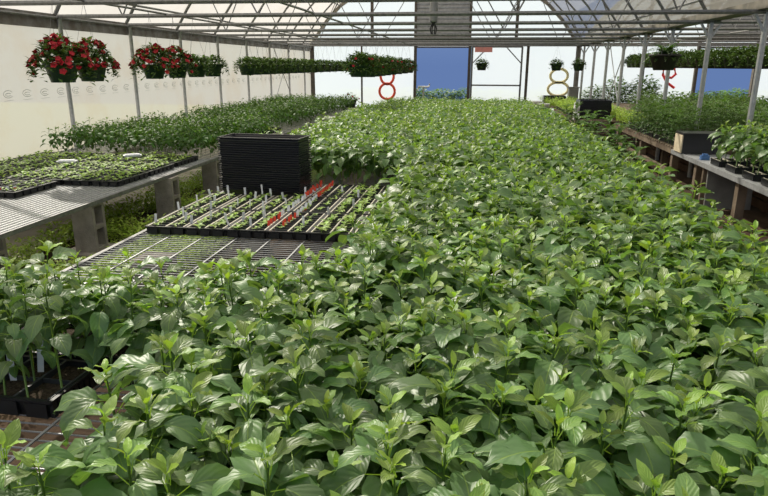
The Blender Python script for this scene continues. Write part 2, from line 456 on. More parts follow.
# left gutter band and foot board, right valley gutter
b = MB(); b.box(XL - .02, XL + .03, YF, YB, 2.12, ZC + .03); struct(b.build('trim_1', M['gutter']))
b = MB(); b.box(XL - .06, XL + .02, YF, YB, 0, .28); struct(b.build('baseboard_left', M['wood']))
b = MB(); b.box(XR - .10, XR + .10, YF, YB, ZC + .02, ZC + .05); b.box(XR - .13, XR - .10, YF, YB, ZC + .02, ZC + .12); b.box(XR + .10, XR + .13, YF, YB, ZC + .02, ZC + .12)
struct(b.build('beam', M['tansteel']))
for y0 in (12.0, ):
    pass

# posts, chords, arches
YS = [8.35 + 1.83 * k for k in range(-4, 8)]
for i, y in enumerate(YS):
    b = MB(); b.tube([(XL + .07, y, 0), (XL + .07, y, ZC)], .03, 8); struct(b.build('column', M['galvlite'], smooth=True))
    b = MB(); b.tube([(XR, y, 0), (XR, y, ZC - .18)], .036, 8); b.bar((XR, y, ZC - .25), (XR - .16, y, ZC + .02), .03); b.bar((XR, y, ZC - .25), (XR + .16, y, ZC + .02), .03)
    b.bar((XR, y, ZC - .2), (XR, y, ZC + .02), .05)
    struct(b.build('column', M['galvlite']))
    for x0, x1 in ((XL + .05, XR), (XR, XR2)):
        b = MB(); b.tube([(x0, y, ZC), (x1, y, ZC)], .029, 6)
        struct(b.build('beam', M['galv']))
        b = MB(); xb = XL if x0 < 0 else XR
        b.tube([(x, y, z) for x, z in arch_pts(xb)], .027, 6)
        struct(b.build('rafter', M['galv']))
        if i % 2 == 0:
            b = MB()
            for sgn in (0, 1):
                fx = (lambda q: xb + q) if sgn == 0 else (lambda q: xb + 9.14 - q)
                b.tube([(fx(1.0), y + .02, ZC), (fx(.62), y + .02, ZC + .85)], .011, 5)
                b.tube([(fx(1.0), y + .02, ZC), (fx(1.9), y + .02, ZC + 1.86)], .011, 5)
                b.tube([(fx(2.9), y + .02, ZC), (fx(1.9), y + .02, ZC + 1.86)], .011, 5)
                b.tube([(fx(2.9), y + .02, ZC), (fx(4.5), y + .02, ZC + 2.6)], .011, 5)
            struct(b.build('truss', M['galv']))
# purlins
for x0 in (XL, XR):
    for a, c in ((.2, .30), (1.1, 1.33), (2.8, 2.24), (4.57, 2.65), (9.14 - 2.8, 2.24), (9.14 - 1.1, 1.33), (9.14 - .2, .30)):
        b = MB(); b.tube([(x0 + a, YF, ZC + c), (x0 + a, YB, ZC + c)], .019, 6); struct(b.build('beam', M['galv']))
b = MB(); b.tube([(XL + .07, YF, ZC - .02), (XL + .07, YB, ZC - .02)], .018, 6); struct(b.build('beam', M['galv']))
# diagonal sway bracing by two of the posts
for (x, ya, yb) in ((XL + .10, 17.5, 19.33), (XR, 15.7, 17.5)):
    b = MB(); b.tube([(x + .05, ya, .6), (x + .05, yb, ZC - .1)], .012, 6); b.tube([(x + .07, yb, .6), (x + .07, ya, ZC - .1)], .012, 6)
    struct(b.build('trim_2', M['galvlite']))

# end wall framing
yb = YB - .05
def fbar(name, p, q, w, m, d=.06): b = MB(); b.bar(p, q, w, d, (0, 1, 0)); return struct(b.build(name, m))
fbar('beam', (XL, yb - .04, 2.49), (XR2, yb - .04, 2.49), .13, M['darksteel'])
fbar('beam', (XL, yb - .04, 2.33), (XR2, yb - .04, 2.33), .035, M['galv'])
fbar('beam', (XL, yb - .1, 2.41), (XR, yb - .1, 2.41), .03, M['galvlite'])
for x in (XL + .06, -3.92, 3.34): fbar('column', (x, yb, 0), (x, yb, 2.45), .055 if x != XL + .06 else .14, M['darksteel'])
fbar('column', (XR, yb - .08, 0), (XR, yb - .08, 2.35), .12, M['gutter'])
for x in (-3.55, 1.33, 5.55, 10.5): fbar('column', (x, yb, 2.5), (x, yb, 2.5 + (2.2 if abs(x) > 3 else 2.55) - .3), .1, M['darksteel'])
for x in (1.75, 5.5, 10.3): fbar('column', (x, yb, 0), (x, yb, 2.45), .09, M['darksteel'])
# thick end arches
for x0 in (XL, XR):
    b = MB(); P = arch_pts(x0)
    for (p, q) in zip(P, P[1:]): b.bar((p[0], YB - .1, p[1] - .03), (q[0], YB - .1, q[1] - .03), .10, .12, (0, 1, 0))
    struct(b.build('rafter', M['tansteel']))
# doorways
def frame(name, x0, x1, z1, w=.09, m='darksteel', z0=0.0):
    b = MB(); y = YB - .02
    b.box(x0 - w, x0, y - .1, y + .06, z0, z1 + (w if m != 'darksteel' else .25)); b.box(x1, x1 + w, y - .1, y + .06, z0, z1 + (w if m != 'darksteel' else .25)); b.box(x0, x1, y - .06, y + .04, z1, z1 + .04)
    if z0 > 0: b.box(x0, x1, y - .06, y + .04, z0 - .03, z0)
    return struct(b.build(name, M[m]))
frame('door_1', -2.0, -.24, 2.24)
frame('door_2', 7.2, 8.9, 2.24)
# the closed panel door with its braces beside the opening
b = MB(); y = YB - .12
for x in (-.10, 1.55): b.box(x - .03, x + .03, y - .03, y + .03, .02, 2.28)
for z in (.05, 1.02, 2.27): b.box(-.1, 1.55, y - .03, y + .03, z - .025, z + .025)
b.bar((-.08, y, 1.75), (.42, y, 2.26), .035); b.bar((1.53, y, 1.75), (1.03, y, 2.26), .035)
d3 = struct(b.build('door_3', M['galv']))
# louvered shutters above the openings
def louver(x0, x1, z0, z1, label, n=16):
    r_ = empty('louvered_shutter', ((x0 + x1) / 2, YB - .2, z0)); tag(r_, label, 'shutter')
    w = (x1 - x0) / 2; h = z1 - z0
    b = MB(); b.box(-w - .08, -w, -.06, .06, 0, h); b.box(w, w + .08, -.06, .06, 0, h); b.box(-w, w, -.06, .06, 0, .04); b.box(-w, w, -.06, .06, h - .06, h)
    b.build('frame', M['darksteel'], r_)
    b = MB()
    for k in range(n):
        z = .06 + (h - .14) * k / n; b.bar((-w, .0, z + .03), (w, .0, z + .03), .02, (h / n) * .95, (0, 0.45, 1))
    b.build('slats', M['louver'], r_)
louver(-2.0, -.24, 2.56, 4.55, 'large grey louvered shutter high above the blue doorway of the first bay')
louver(7.35, 9.0, 2.56, 4.3, 'large grey louvered shutter in the end wall of the second bay')

# blue-sky outlook pieces: low hedge outside
def scatter(data_list, pts, z=0.0, smin=.85, smax=1.15, lean=.08):
    return join([xform(data_list[int(rng.integers(len(data_list)))], x, y, z if np.isscalar(z) else z[i], rng.random() * 6.28, rng.uniform(smin, smax), (rng.normal(0, lean), rng.normal(0, lean))) for i, (x, y) in enumerate(pts)])
hb = [bushy(.80, 150, .15, .45, .6, 2, 2) for _ in range(3)]
def stuff(name, data, m, label, cat, kind='stuff', group=None):
    o = bpy.data.objects.new(name, mesh_np(name, data, m)); C.objects.link(o); return tag(o, label, cat, group, kind)
stuff('hedge', scatter(hb, [(x, 25 + rng.normal(0, .3)) for x in np.arange(-5, 14, .2)], 0), M['tomato'], 'low green hedge growing outdoors behind the end wall doorways', 'hedge')

# spray-painted figures on the end wall film
def eight(name, cx, cz, w, h, m, label, r=.028, tilt=0.0, loops=2):
    b = MB(); zw = h * .25
    for zc_, ww in ((cz + zw * .96, w * .46), (cz - zw * .96, w * .54)):
        b.tube([(cx + ww * math.cos(t), YB - .06, zc_ + zw * math.sin(t)) for t in np.linspace(0, 2 * math.pi, 28)], r, 6, False)
    return tag(b.build(name, m, smooth=True), label, 'painted mark')
eight('painted_number', -3.02, 1.04, .50, 1.06, M['orange'], 'large orange-red figure 8 painted on the white end wall film', .045)
eight('painted_number', 2.82, 1.13, .62, .90, M['yellow'], 'large faded yellow figure 8 painted on the end wall film', .045)
b = MB()
b.tube([(6.55, YB - .07, .98), (6.3, YB - .07, 1.15), (6.14, YB - .07, 1.4), (6.14, YB - .07, 1.6), (6.3, YB - .07, 1.68), (6.48, YB - .07, 1.6), (6.54, YB - .07, 1.42), (6.42, YB - .07, 1.30), (6.22, YB - .07, 1.34)], .045, 6)
tag(b.build('painted_number', M['redpaint'], smooth=True), 'looped red number painted on the end wall film beyond the right-hand posts', 'painted mark')
b = MB(); b.box(-.02, .56, YB - .20, YB - .16, 2.10, 2.26)
tag(b.build('sign', M['pink']), 'small faded pink sign above the braced panel door', 'sign')
b = MB(); b.box(3.12, 3.42, YB - .6, YB - .25, .0, .97)
b.box(3.09, 3.45, YB - .62, YB - .23, .97, 1.0)
tag(b.build('electrical_cabinet', M['greypanel']), 'plain grey cabinet standing against the end wall by the corner post', 'cabinet')

# hanging grey unit
r_ = empty('ceiling_sensor', (-.66, 10.18, 2.12)); tag(r_, 'pale grey cylinder hung from the roof truss with a black claw below', 'sensor')
b = MB(); b.lathe([(0, .17), (.055, .18), (.062, .2), (.062, .62), (.05, .66), (0, .67)], n=18); b.build('housing', M['louver'], r_, True)
b = MB()
for k in range(4):
    a = k * math.pi / 2 + .5
    b.tube([(.01 * math.cos(a), .01 * math.sin(a), .18), (.055 * math.cos(a), .055 * math.sin(a), .08), (.035 * math.cos(a), .035 * math.sin(a), 0)], .010, 6)
b.lathe([(0, .12), (.03, .13), (.045, .18)], n=12)
b.build('claw', M['black'], r_)
b = MB(); b.tube([(0, 0, .66), (0, 0, 2.65)], .012, 6); b.build('hanging_rod', M['galv'], r_)

# ------------------------------------------------------------------ benches
def wire_top(mb, x0, x1, y0, y1, z, dx, dy, wx=.005, wy=.0035):
    y = y0
    while y <= y1 + 1e-6: mb.box(x0, x1, y - wy / 2, y + wy / 2, z - .006, z - .002); y += dy
    x = x0
    while x <= x1 + 1e-6: mb.box(x - wx / 2, x + wx / 2, y0, y1, z - .002, z + .003); x += dx
def angle_edge(mb, x0, x1, y0, y1, z):
    for (a, c, d, f_) in ((x0 - .02, x0, y0, y1), (x1, x1 + .02, y0, y1), (x0, x1, y0 - .02, y0), (x0, x1, y1, y1 + .02)):
        mb.box(a, c, d, f_, z - .03, z + .004)
# middle bench
mbench = empty('plant_bench', (-.45, 8, 0)); tag(mbench, 'wide low wire-topped bench down the middle under the dense green pepper plants', 'bench')
b = MB(); wire_top(b, -1.75, 1.80, -7.6, 9.5, .55, .23, .042, .009, .004); b.build('wire_top', M['galvlite'], mbench)
b = MB(); angle_edge(b, -1.75, 1.80, -7.6, 9.5, .55); b.build('edge_frame', M['galv'], mbench)
for yy_ in (-6.5, -4.6, -2.8, .5, 4, 8.5):
    for xx in (-1.45, 1.45):
        b = MB(); b.box(xx - .1, xx + .1, yy_ - .1, yy_ + .1, 0, .52); b.build('leg', M['concrete'], mbench)
# left bench
LB0, LB1 = -5.35, -3.12
lb = empty('plant_bench', (-4.2, 9, 0)); tag(lb, 'grey mesh bench on concrete blocks along the left film wall', 'bench')
b = MB(); wire_top(b, LB0 + 4.2, LB1 + 4.2, -6.6, -1.8, .55, .05, .022, .009, .007); wire_top(b, LB0 + 4.2, LB1 + 4.2, -1.8, 8.5, .55, .1, .06, .009, .007); b.build('mesh_top', M['galvlite'], lb)
b = MB(); angle_edge(b, LB0 + 4.2, LB1 + 4.2, -6.6, 8.5, .55); b.build('edge_frame', M['galv'], lb)
# cinder blocks holding it up
def cinder():
    b = MB(); s = .095
    b.box(-s, s, -s, -s + .035, 0, .39); b.box(-s, s, s - .035, s, 0, .39)
    for z0, z1 in ((0, .03), (.18, .21), (.36, .39)): b.box(-s, s, -s + .035, s - .035, z0, z1)
    return b
cb0 = cinder().build('concrete_block', M['concrete']); slab0 = None
sb = MB(); sb.box(-.2, .2, -.2, .2, 0, .10); slab0 = sb.build('concrete_slab', M['concrete'])
spots = [(-3.24, 4.80), (-3.50, 3.92), (-3.16, 6.08), (-3.2, 7.35), (-3.25, 9.0), (-3.25, 11.0), (-5.1, 4.8), (-5.1, 6.6), (-3.25, 13), (-3.25, 15.5)]
for i, (x, y) in enumerate(spots):
    o = cb0 if i == 0 else cb0.copy(); s = slab0 if i == 0 else slab0.copy()
    if i: C.objects.link(o); C.objects.link(s)
    s.location = (x, y + .02, 0); s.rotation_euler.z = rng.normal(0, .05)
    o.location = (x, y, .10); o.scale = (1, 1, .42 / .39); o.rotation_euler.z = rng.normal(0, .04)
    if i == 0: L1, L2 = 'upright hollow concrete block under the left bench, nearest whole one in view', 'flat concrete slab under the nearest whole upright block of the left bench'
    elif i == 1: L1, L2 = 'upright hollow concrete block at the left border of the picture, under the bare mesh bench', 'flat concrete slab on the ground at the left border, under a block'
    elif i == 2: L1, L2 = 'dark upright concrete block under the seedling trays of the left bench', 'flat concrete slab half hidden by weeds under the dark block'
    elif i == 3: L1, L2 = 'shaded concrete block just left of the big black tray stack', 'flat concrete slab among weeds left of the black tray stack'
    else: L1, L2 = 'shaded concrete block standing deep under the left bench', 'concrete slab lying deep under the left bench'
    tag(o, L1, 'concrete block', 'blocks deep under the left bench' if i > 3 else None); tag(s, L2, 'concrete slab', 'slabs deep under the left bench' if i > 3 else None)
b = MB(); b.box(-5.6, -3.85, 3.0, 17, 0.0, .012); tag(b.build('ground_sheet', M['cloth']), 'pale sunlit ground sheet under the left bench', 'ground sheet')

# right benches
def wood_bench(name, x0, x1, y0, y1, z, legs, label, rail=True, top='wood', slat=True):
    r_ = empty(name, ((x0 + x1) / 2, (y0 + y1) / 2, 0)); tag(r_, label, 'bench'); cx, cy = (x0 + x1) / 2, (y0 + y1) / 2
    b = MB()
    if slat:
        y = y0
        while y < y1 - .05: b.box(x0 - cx, x1 - cx, y - cy, y + .085 - cy, z - .02, z); y += .12
    else: b.box(x0 - cx, x1 - cx, y0 - cy, y1 - cy, z - .012, z)
    b.build('bench_top', M[top], r_)
    b = MB()
    for x in (x0 + .03, x1 - .03): b.box(x - .02 - cx, x + .02 - cx, y0 - cy, y1 - cy, z - .10, z - .021)
    b.build('side_rail', M['wood'], r_)
    for y in legs:
        for x in (x0 + .08, x1 - .08):
            b = MB(); b.box(x - .045 - cx, x + .045 - cx, y - .045 - cy, y + .045 - cy, 0, z - .10); b.build('leg', M['wood'], r_)
    if rail:
        b = MB(); b.box(x0 + .06 - cx, x0 + .10 - cx, y0 + .3 - cy, y1 - .1 - cy, .16, .22); b.build('lower_rail', M['wood'], r_)
    return r_
r_ = empty('plant_bench', (3.0, 6.9, 0)); tag(r_, 'grey metal-topped bench at the right border carrying trays of leafy plants', 'bench')
b = MB(); b.box(-.24, .34, -2.6, 2.2, .535, .55); b.build('bench_top', M['galvlite'], r_)
b = MB(); b.box(-.26, -.24, -2.6, 2.2, .50, .555); b.build('edge_strip', M['galvlite'], r_)
for yy_ in (-1.6, .0, 1.3):
    for xx in (-.17, .26):
        b = MB(); b.box(xx - .045, xx + .045, yy_ - .045, yy_ + .045, 0, .535); b.build('leg', M['wood'], r_)
wood_bench('plant_bench', 2.80, 3.33, 9.18, 13.1, .57, (9.35, 11.1, 12.9), 'wooden slatted bench right of the aisle with tomato-like seedlings, behind the black box')
wood_bench('plant_bench', 2.1, 3.30, 13.25, 17.2, .60, (13.4, 15.2, 17.0), 'wooden bench right of the aisle with bright yellow-green herbs')
wood_bench('plant_bench', 1.95, 3.0, 17.4, 20.3, .60, (17.6, 20.0), 'farthest wooden bench right of the aisle, near the end wall', False)
wood_bench('plant_bench', 3.50, 5.9, 5.2, 20.0, .60, (6.2, 8.8, 11.5, 14, 17, 19.6), 'long wooden bench beyond the row of grey posts covered in dark feathery plants', False)
# board fence and scraps below
for i, (x, y0, y1, z1) in enumerate(((3.42, 7.6, 9.6, .44), (3.42, 9.7, 11.8, .40), (3.42, 12, 14, .42))):
    b = MB(); z = 0.03
    while z < z1: b.box(-.012, .012, 0, y1 - y0, z, z + .10); z += .125
    for yy_ in (.1, (y1 - y0) / 2, y1 - y0 - .15): b.box(.013, .04, yy_, yy_ + .07, 0.0, z1)
    o = b.build('wooden_pallet', M['wooddark']); o.location = (x + .02 , y0, 0)
    tag(o, ['dark wooden pallet on edge under the right bench, below the black box', 'dark wooden pallet on edge under the tomato bench', 'dark wooden pallet on edge under the yellow-green herbs'][i], 'pallet')
b = MB(); b.box(-.26, .26, -.015, .015, 0, .47); o = b.build('grey_board', M['greypanel']); o.location = (3.05, 7.75, .02); o.rotation_euler = (R(-4), 0, 0)
tag(o, 'plain grey board leaning under the metal-topped bench at right', 'board')
b = MB(); b.box(-.025, .025, -.025, .025, 0, .53); o = b.build('wooden_stake', M['wood']); o.location = (2.80, 7.9, 0)
tag(o, 'pale wooden stake propping the metal-topped bench beside the grey board', 'stake')

# ------------------------------------------------------------------ trays
def make_tray(w=.255, d=.54, h=.055, nx=2, ny=9, ribs=3, rim='insertglint', cross='insertdark', soilz=.8):
    r_ = empty('seed_tray')
    b = MB(); t = .006; hw, hd = w / 2, d / 2
    b.quadbox([(-hw + .012, -hd + .012, 0), (hw - .012, -hd + .012, 0), (hw - .012, hd - .012, 0), (-hw + .012, hd - .012, 0), (-hw + .012, -hd + .012, .004), (hw - .012, -hd + .012, .004), (hw - .012, hd - .012, .004), (-hw + .012, hd - .012, .004)])
    for a in (-1, 1):
        b.quadbox([(-hw + .012, a * (hd - .012), 0), (hw - .012, a * (hd - .012), 0), (hw - .012, a * (hd - .012 - t), 0), (-hw + .012, a * (hd - .012 - t), 0), (-hw, a * hd, h), (hw, a * hd, h), (hw, a * (hd - t), h), (-hw, a * (hd - t), h)])
        b.quadbox([(a * (hw - .012), -hd + .012, 0), (a * (hw - .012), hd - .012, 0), (a * (hw - .012 - t), hd - .012, 0), (a * (hw - .012 - t), -hd + .012, 0), (a * hw, -hd, h), (a * hw, hd, h), (a * (hw - t), hd, h), (a * (hw - t), -hd, h)])
        b.box(-hw - .006, hw + .006, a * hd - .007, a * hd + .007, h - .006, h + .003); b.box(a * hw - .007, a * hw + .007, -hd - .006, hd + .006, h - .006, h + .003)
    for k in range(ribs):
        x = -hw + w * (k + .5) / ribs; rw = w / ribs * .36
        b.box(x - rw, x + rw, -hd - .004, -hd + .008, .004, h - .010)
        b.box(x - rw, x + rw, hd - .008, hd + .004, .004, h - .010)
    for k in range(ribs * 2):
        y = -hd + d * (k + .5) / (ribs * 2); rw = d / ribs / 2 * .36
        b.box(-hw - .004, -hw + .008, y - rw, y + rw, .004, h - .010); b.box(hw - .008, hw + .004, y - rw, y + rw, .004, h - .010)
    body = b.build('tray_body', M['black'], r_)
    b = MB(); b.cur = 0
    for k in range(1, nx): x = -hw + w * k / nx; b.box(x - .005, x + .005, -hd + .006, hd - .006, h - .02, h + .004)
    for a in (-1, 1): b.box(a * (hw - .012) - .004, a * (hw - .012) + .004, -hd + .008, hd - .008, h - .02, h + .005)
    b.cur = 1
    for k in range(1, ny): y = -hd + d * k / ny; b.box(-hw + .006, hw - .006, y - .0025, y + .0025, h - .02, h + .0005)
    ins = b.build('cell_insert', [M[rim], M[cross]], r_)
    b = MB(); b.box(-hw + .012, hw - .012, -hd + .012, hd - .012, h * soilz - .02, h * soilz - .004); so = b.build('soil', M['soil'], r_)
    return r_, [(body, []), (ins, []), (so, [])]

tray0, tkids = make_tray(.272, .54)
GT = 'seed trays in the block on the middle bench'
centre_trays = []; cols = []
for i in range(6):
    for j in range(3 if i > 2 else 2):
        r_ = tray0 if not centre_trays else copy_tree(tray0, tkids)
        r_.location = (-2.015 + .283 * i, 4.06 + .575 * j, .551); cols.append((i, j)); r_.rotation_euler.z = rng.normal(0, .008)
        centre_trays.append(r_)
        if j == 0 and i == 0: L, G = 'black seed tray at the front left corner of the tray block on the middle bench', None
        elif j == 0 and i == 5: L, G = 'black seed tray at the front right corner of the block, beside the pepper plants', None
        elif j == 0 and i == 3: L, G = 'front-row black seed tray on the middle bench with white labels near its red-tagged end', None
        elif j == 0: L, G = 'front-row black seed tray between the corners of the middle bench block', 'front-row seed trays between the corners'
        else: L, G = 'black seed tray behind the front row of the middle bench block', 'seed trays behind the front row'
        for key in ('group',):
            if key in r_: del r_[key]
        tag(r_, L, 'seed tray', G)
# the red tags start on tray column 3 : refine its label
centre_trays[cols.index((3, 0))]['label'] = 'front-row seed tray on the middle bench holding the two nearest rows of red labels'

def seedling_mesh(kind):
    P = []; n = rng.integers(4, 7); az = rng.random() * 6.28; h = rng.uniform(.018, .035)
    for k in range(n):
        az += 2.4; P.append(leaf(rng.uniform(.028, .048), .020, az, R(rng.uniform(15, 55)), R(45), R(12), 3, 2, (0, 0, h * (.5 + .5 * k / n)), rng.uniform(0, 1)))
    P.append(strip((0, 0, 0), (0, 0, h), .0015)); return join(P)
seed_meshes = [mesh_np('seedling', seedling_mesh(0), M['seedl']) for _ in range(8)]
n_ = 0; stuffpts = []
for q, tr_ in enumerate(centre_trays):
    ci, cj = cols[q]
    for a in range(2):
        for c in range(8 if ci > 3 else 9):
            x = tr_.location.x + (a - .5) * .125 + rng.normal(0, .008); y = tr_.location.y - .24 + .06 * c + rng.normal(0, .006)
            if ci in (3,) and rng.random() < .25: continue
            sc = rng.uniform(.8, 1.2) * (1.35 if ci > 3 else 1.0) * (.8 if ci == 3 else 1)
            if n_ < 300:
                o = bpy.data.objects.new('seedling', seed_meshes[int(rng.integers(8))]); C.objects.link(o)
                o.location = (x, y, .594); o.rotation_euler.z = rng.random() * 6.28; o.scale = (sc,) * 3
                tag(o, 'tiny light green seedling in the block of trays on the middle bench', 'seedling', 'seedlings in the middle bench tray block'); n_ += 1

# labels stuck in the trays
def label_mesh(name, mats, w=.018, h=.085, split=None):
    b = MB(); z1 = h
    if split: b.cur = 0; b.box(-w / 2, w / 2, -.001, .001, 0, h * split); b.cur = 1; b.box(-w / 2, w / 2, -.001, .001, h * split, h)
    else: b.box(-w / 2, w / 2, -.001, .001, 0, h)
    return b.build(name, mats)
lab0 = label_mesh('plant_label', [M['label']]); used = False
spots = []
for (x, y) in [(-1.9, 3.9), (-1.62, 3.88), (-1.5, 3.9), (-2.05, 4.12), (-1.75, 4.2), (-1.5, 4.25), (-2.0, 4.55), (-1.6, 4.62), (-1.88, 4.9), (-2.05, 4.98), (-1.52, 4.8), (-1.75, 4.75), (-1.05, 4.3), (-.95, 4.95), (-2.17, 3.90), (-2.17, 4.28), (-2.16, 4.55), (-2.15, 4.80), (-2.14, 4.92), (-1.98, 3.98), (-1.96, 4.35), (-1.96, 4.75), (-1.95, 5.2), (-1.84, 4.05), (-1.82, 4.5), (-1.80, 5.05),
               (-1.70, 4.0), (-1.68, 4.45), (-1.66, 4.9), (-1.58, 4.03), (-1.56, 4.4), (-1.54, 5.25), (-1.46, 4.1), (-1.43, 4.55), (-1.40, 5.0), (-1.15, 3.98), (-.9, 4.6), (-1.72, 5.3), (-1.1, 5.1)]:
    spots.append((x, y))
for i, (x, y) in enumerate(spots):
    o = lab0 if i == 0 else lab0.copy()
    if i: C.objects.link(o)
    o.location = (x * 1.0 + .03 + rng.normal(0, .01), y, .585); o.rotation_euler = (R(rng.normal(0, 6)), R(rng.normal(0, 7)), R(rng.normal(0, 25)))
    if i == 0: tag(o, 'white label at the front edge of the second tray in the middle bench block', 'plant label')
    else: tag(o, 'white label standing among seedlings in the middle bench tray block', 'plant label', 'white labels among the middle bench seedlings')
red0 = label_mesh('red_plant_label', [M['label'], M['labelred']], .019, .060, .35)
redb0 = label_mesh('plant_label', [M['labelred'], M['label']], .019, .055, .35)
k = 0
for col, x in enumerate((-1.335, -1.235)):
    for j in range(26):
        y = 3.92 + j * .062
        red = (j < 5) or (j > 15)
        o = (red0 if red else redb0).copy(); C.objects.link(o)
        o.location = (x + rng.normal(0, .006), y, .585); o.rotation_euler = (R(-12 + rng.normal(0, 5)), 0, R(rng.normal(0, 12)))
        o.name = 'red_plant_label' if red else 'white_plant_label'
        nm = ('left' if col == 0 else 'right')
        if red: tag(o, 'red-topped label in the %s label row, %s' % (('outer left', 'front end')[0:2] if False else (nm + '-hand', 'near the front edge of the tray' if j < 5 else 'at the far end by the tray stack')), 'plant label', 'red labels %s %s' % (nm, 'front' if j < 5 else 'far'))
        else: tag(o, 'white-topped label in the middle stretch of the %s-hand label row' % nm, 'plant label', 'white labels in the %s row' % nm)
bpy.data.objects.remove(red0); bpy.data.objects.remove(redb0)

# upright stack of nested flats behind the block
st0 = None
w, d = .72, .30
for k in range(24):
    if st0 is None:
        b = MB()
        for a in (-1, 1):
            b.quadbox([(-w / 2 + .02, a * (d / 2 - .02), 0), (w / 2 - .02, a * (d / 2 - .02), 0), (w / 2 - .02, a * (d / 2 - .026), 0), (-w / 2 + .02, a * (d / 2 - .026), 0), (-w / 2, a * d / 2, .05), (w / 2, a * d / 2, .05), (w / 2, a * (d / 2 - .006), .05), (-w / 2, a * (d / 2 - .006), .05)])
            b.quadbox([(a * (w / 2 - .02), -d / 2 + .02, 0), (a * (w / 2 - .02), d / 2 - .02, 0), (a * (w / 2 - .026), d / 2 - .02, 0), (a * (w / 2 - .026), -d / 2 + .02, 0), (a * w / 2, -d / 2, .05), (a * w / 2, d / 2, .05), (a * (w / 2 - .006), d / 2, .05), (a * (w / 2 - .006), -d / 2, .05)])
            b.box(-w / 2 - .012, w / 2 + .012, a * d / 2 - .012, a * d / 2 + .012, .046, .053); b.box(a * w / 2 - .008, a * w / 2 + .008, -d / 2, d / 2, .044, .054)
        b.box(-w / 2 + .02, w / 2 - .02, -d / 2 + .02, d / 2 - .02, 0, .004)
        st0 = b.build('empty_plant_tray', M['blackmatte']); o = st0
    else: o = st0.copy(); C.objects.link(o)
    o.location = (-1.79 + rng.normal(0, .003), 5.27 + rng.normal(0, .003), .556 + .0195 * k); o.rotation_euler.z = R(-4)
    L = 'empty black tray nested within the tall stack on the middle bench'; G = 'nested trays of the tall stack'
    if k == 23: L, G = 'topmost empty black tray of the tall nested stack on the middle bench', None
    if 'group' in o: del o['group']
    tag(o, L, 'tray', G)

# ---- left bench trays
lt0, ltk = make_tray(.27, .54, .05, 3, 6, 3, 'insertdark', 'insertdark')
bpy.context.view_layer.update()
ltr = []
def put_left(x, y):
    r_ = lt0 if not ltr else copy_tree(lt0, ltk)
    r_.location = (x, y, .5515); r_.rotation_euler.z = rng.normal(0, .012); ltr.append(r_); return r_
left_spots = []
for i in range(5): left_spots.append((-5.12 + .29 * i, 4.98))
for j in range(2):
    for i in range(7): left_spots.append((-5.12 + .29 * i, 5.60 + .58 * j))
for j in range(1):
    for i in range(7): left_spots.append((-5.12 + .29 * i, 6.80))
for i in range(7): left_spots.append((-5.16 + .285 * i, 10.4))
seedc = 0; lots = []
for q, (x, y) in enumerate(left_spots):
    r_ = put_left(x, y)
    if 'group' in r_: del r_['group']
    if q == 4: tag(r_, 'black seed tray with four red and white tags on the left bench', 'seed tray')
    elif q < 4: tag(r_, 'black seed tray at the far wall side of the near end of the left bench', 'seed tray', 'near-end trays by the left wall')
    elif q < 26: tag(r_, 'black seed tray of short seedlings in the near half of the left bench', 'seed tray', 'short seedling trays on the left bench')
    else: tag(r_, 'black tray of pale seedlings between the dark leafy plants of the left bench', 'seed tray', 'farther left bench seedling trays')
    for a in range(3):
        for c in range(6):
            px_, py_ = x + (a - 1) * .085 + rng.normal(0, .008), y - .225 + .09 * c + rng.normal(0, .008)
            sc = rng.uniform(.9, 1.4) * (.8 if q < 5 else 1.15)
            lots.append((px_, py_, sc, q))
lots.sort(key=lambda t: t[1])
far_seed = []
for i, (x, y, sc, q) in enumerate(lots):
    if i < 300:
        o = bpy.data.objects.new('sprout', seed_meshes[int(rng.integers(8))]); C.objects.link(o)
        o.location = (x, y, .59); o.rotation_euler.z = rng.random() * 6.28; o.scale = (sc,) * 3
        tag(o, 'small light green sprout in the near trays of the left bench', 'sprout', 'sprouts in the near left bench trays')
    else: far_seed.append((x, y))
sd = [seedling_mesh(0) for _ in range(5)]
stuff('seedlings', scatter(sd, far_seed, .59, 1.0, 1.6), M['seedl'], 'carpet of light green seedlings farther along the left bench', 'seedlings')
for k in range(4):
    b = MB(); b.cur = 0; b.box(-.012, .012, -.001, .001, 0, .045); b.cur = 1; b.box(-.012, .012, -.0012, .0012, .012, .032)
    o = b.build('plant_label', [M['label'], M['labelred'] if k in (0, 1, 3) else M['label']]); o.location = (-4.12 + .06 * k, 4.80 + .02 * k, .585); o.rotation_euler.z = R(20 + 8 * k)
    tag(o, ['red and white tag at the near corner of the left bench tray', 'second red and white tag from the tray corner on the left bench', 'all-white tag between red ones in the left bench tray', 'last red and white tag, deepest of four in the left bench tray'][k], 'plant label')
# white plastic packs lying in the seedlings
for k, (x, y) in enumerate(((-4.35, 6.2), (-3.9, 6.75))):
    b = MB(); b.box(-.10, .10, -.05, .05, 0, .02, .008); b.box(-.08, .08, -.035, .035, .02, .03)
    o = b.build('plastic_pack', M['label']); o.location = (x, y, .625); o.rotation_euler.z = R(15 + 20 * k)
    tag(o, ['clear white plastic pack on the seedlings of the left bench, nearer one', 'clear white plastic pack on the left bench seedlings, in front of the tall plants'][k], 'pack')

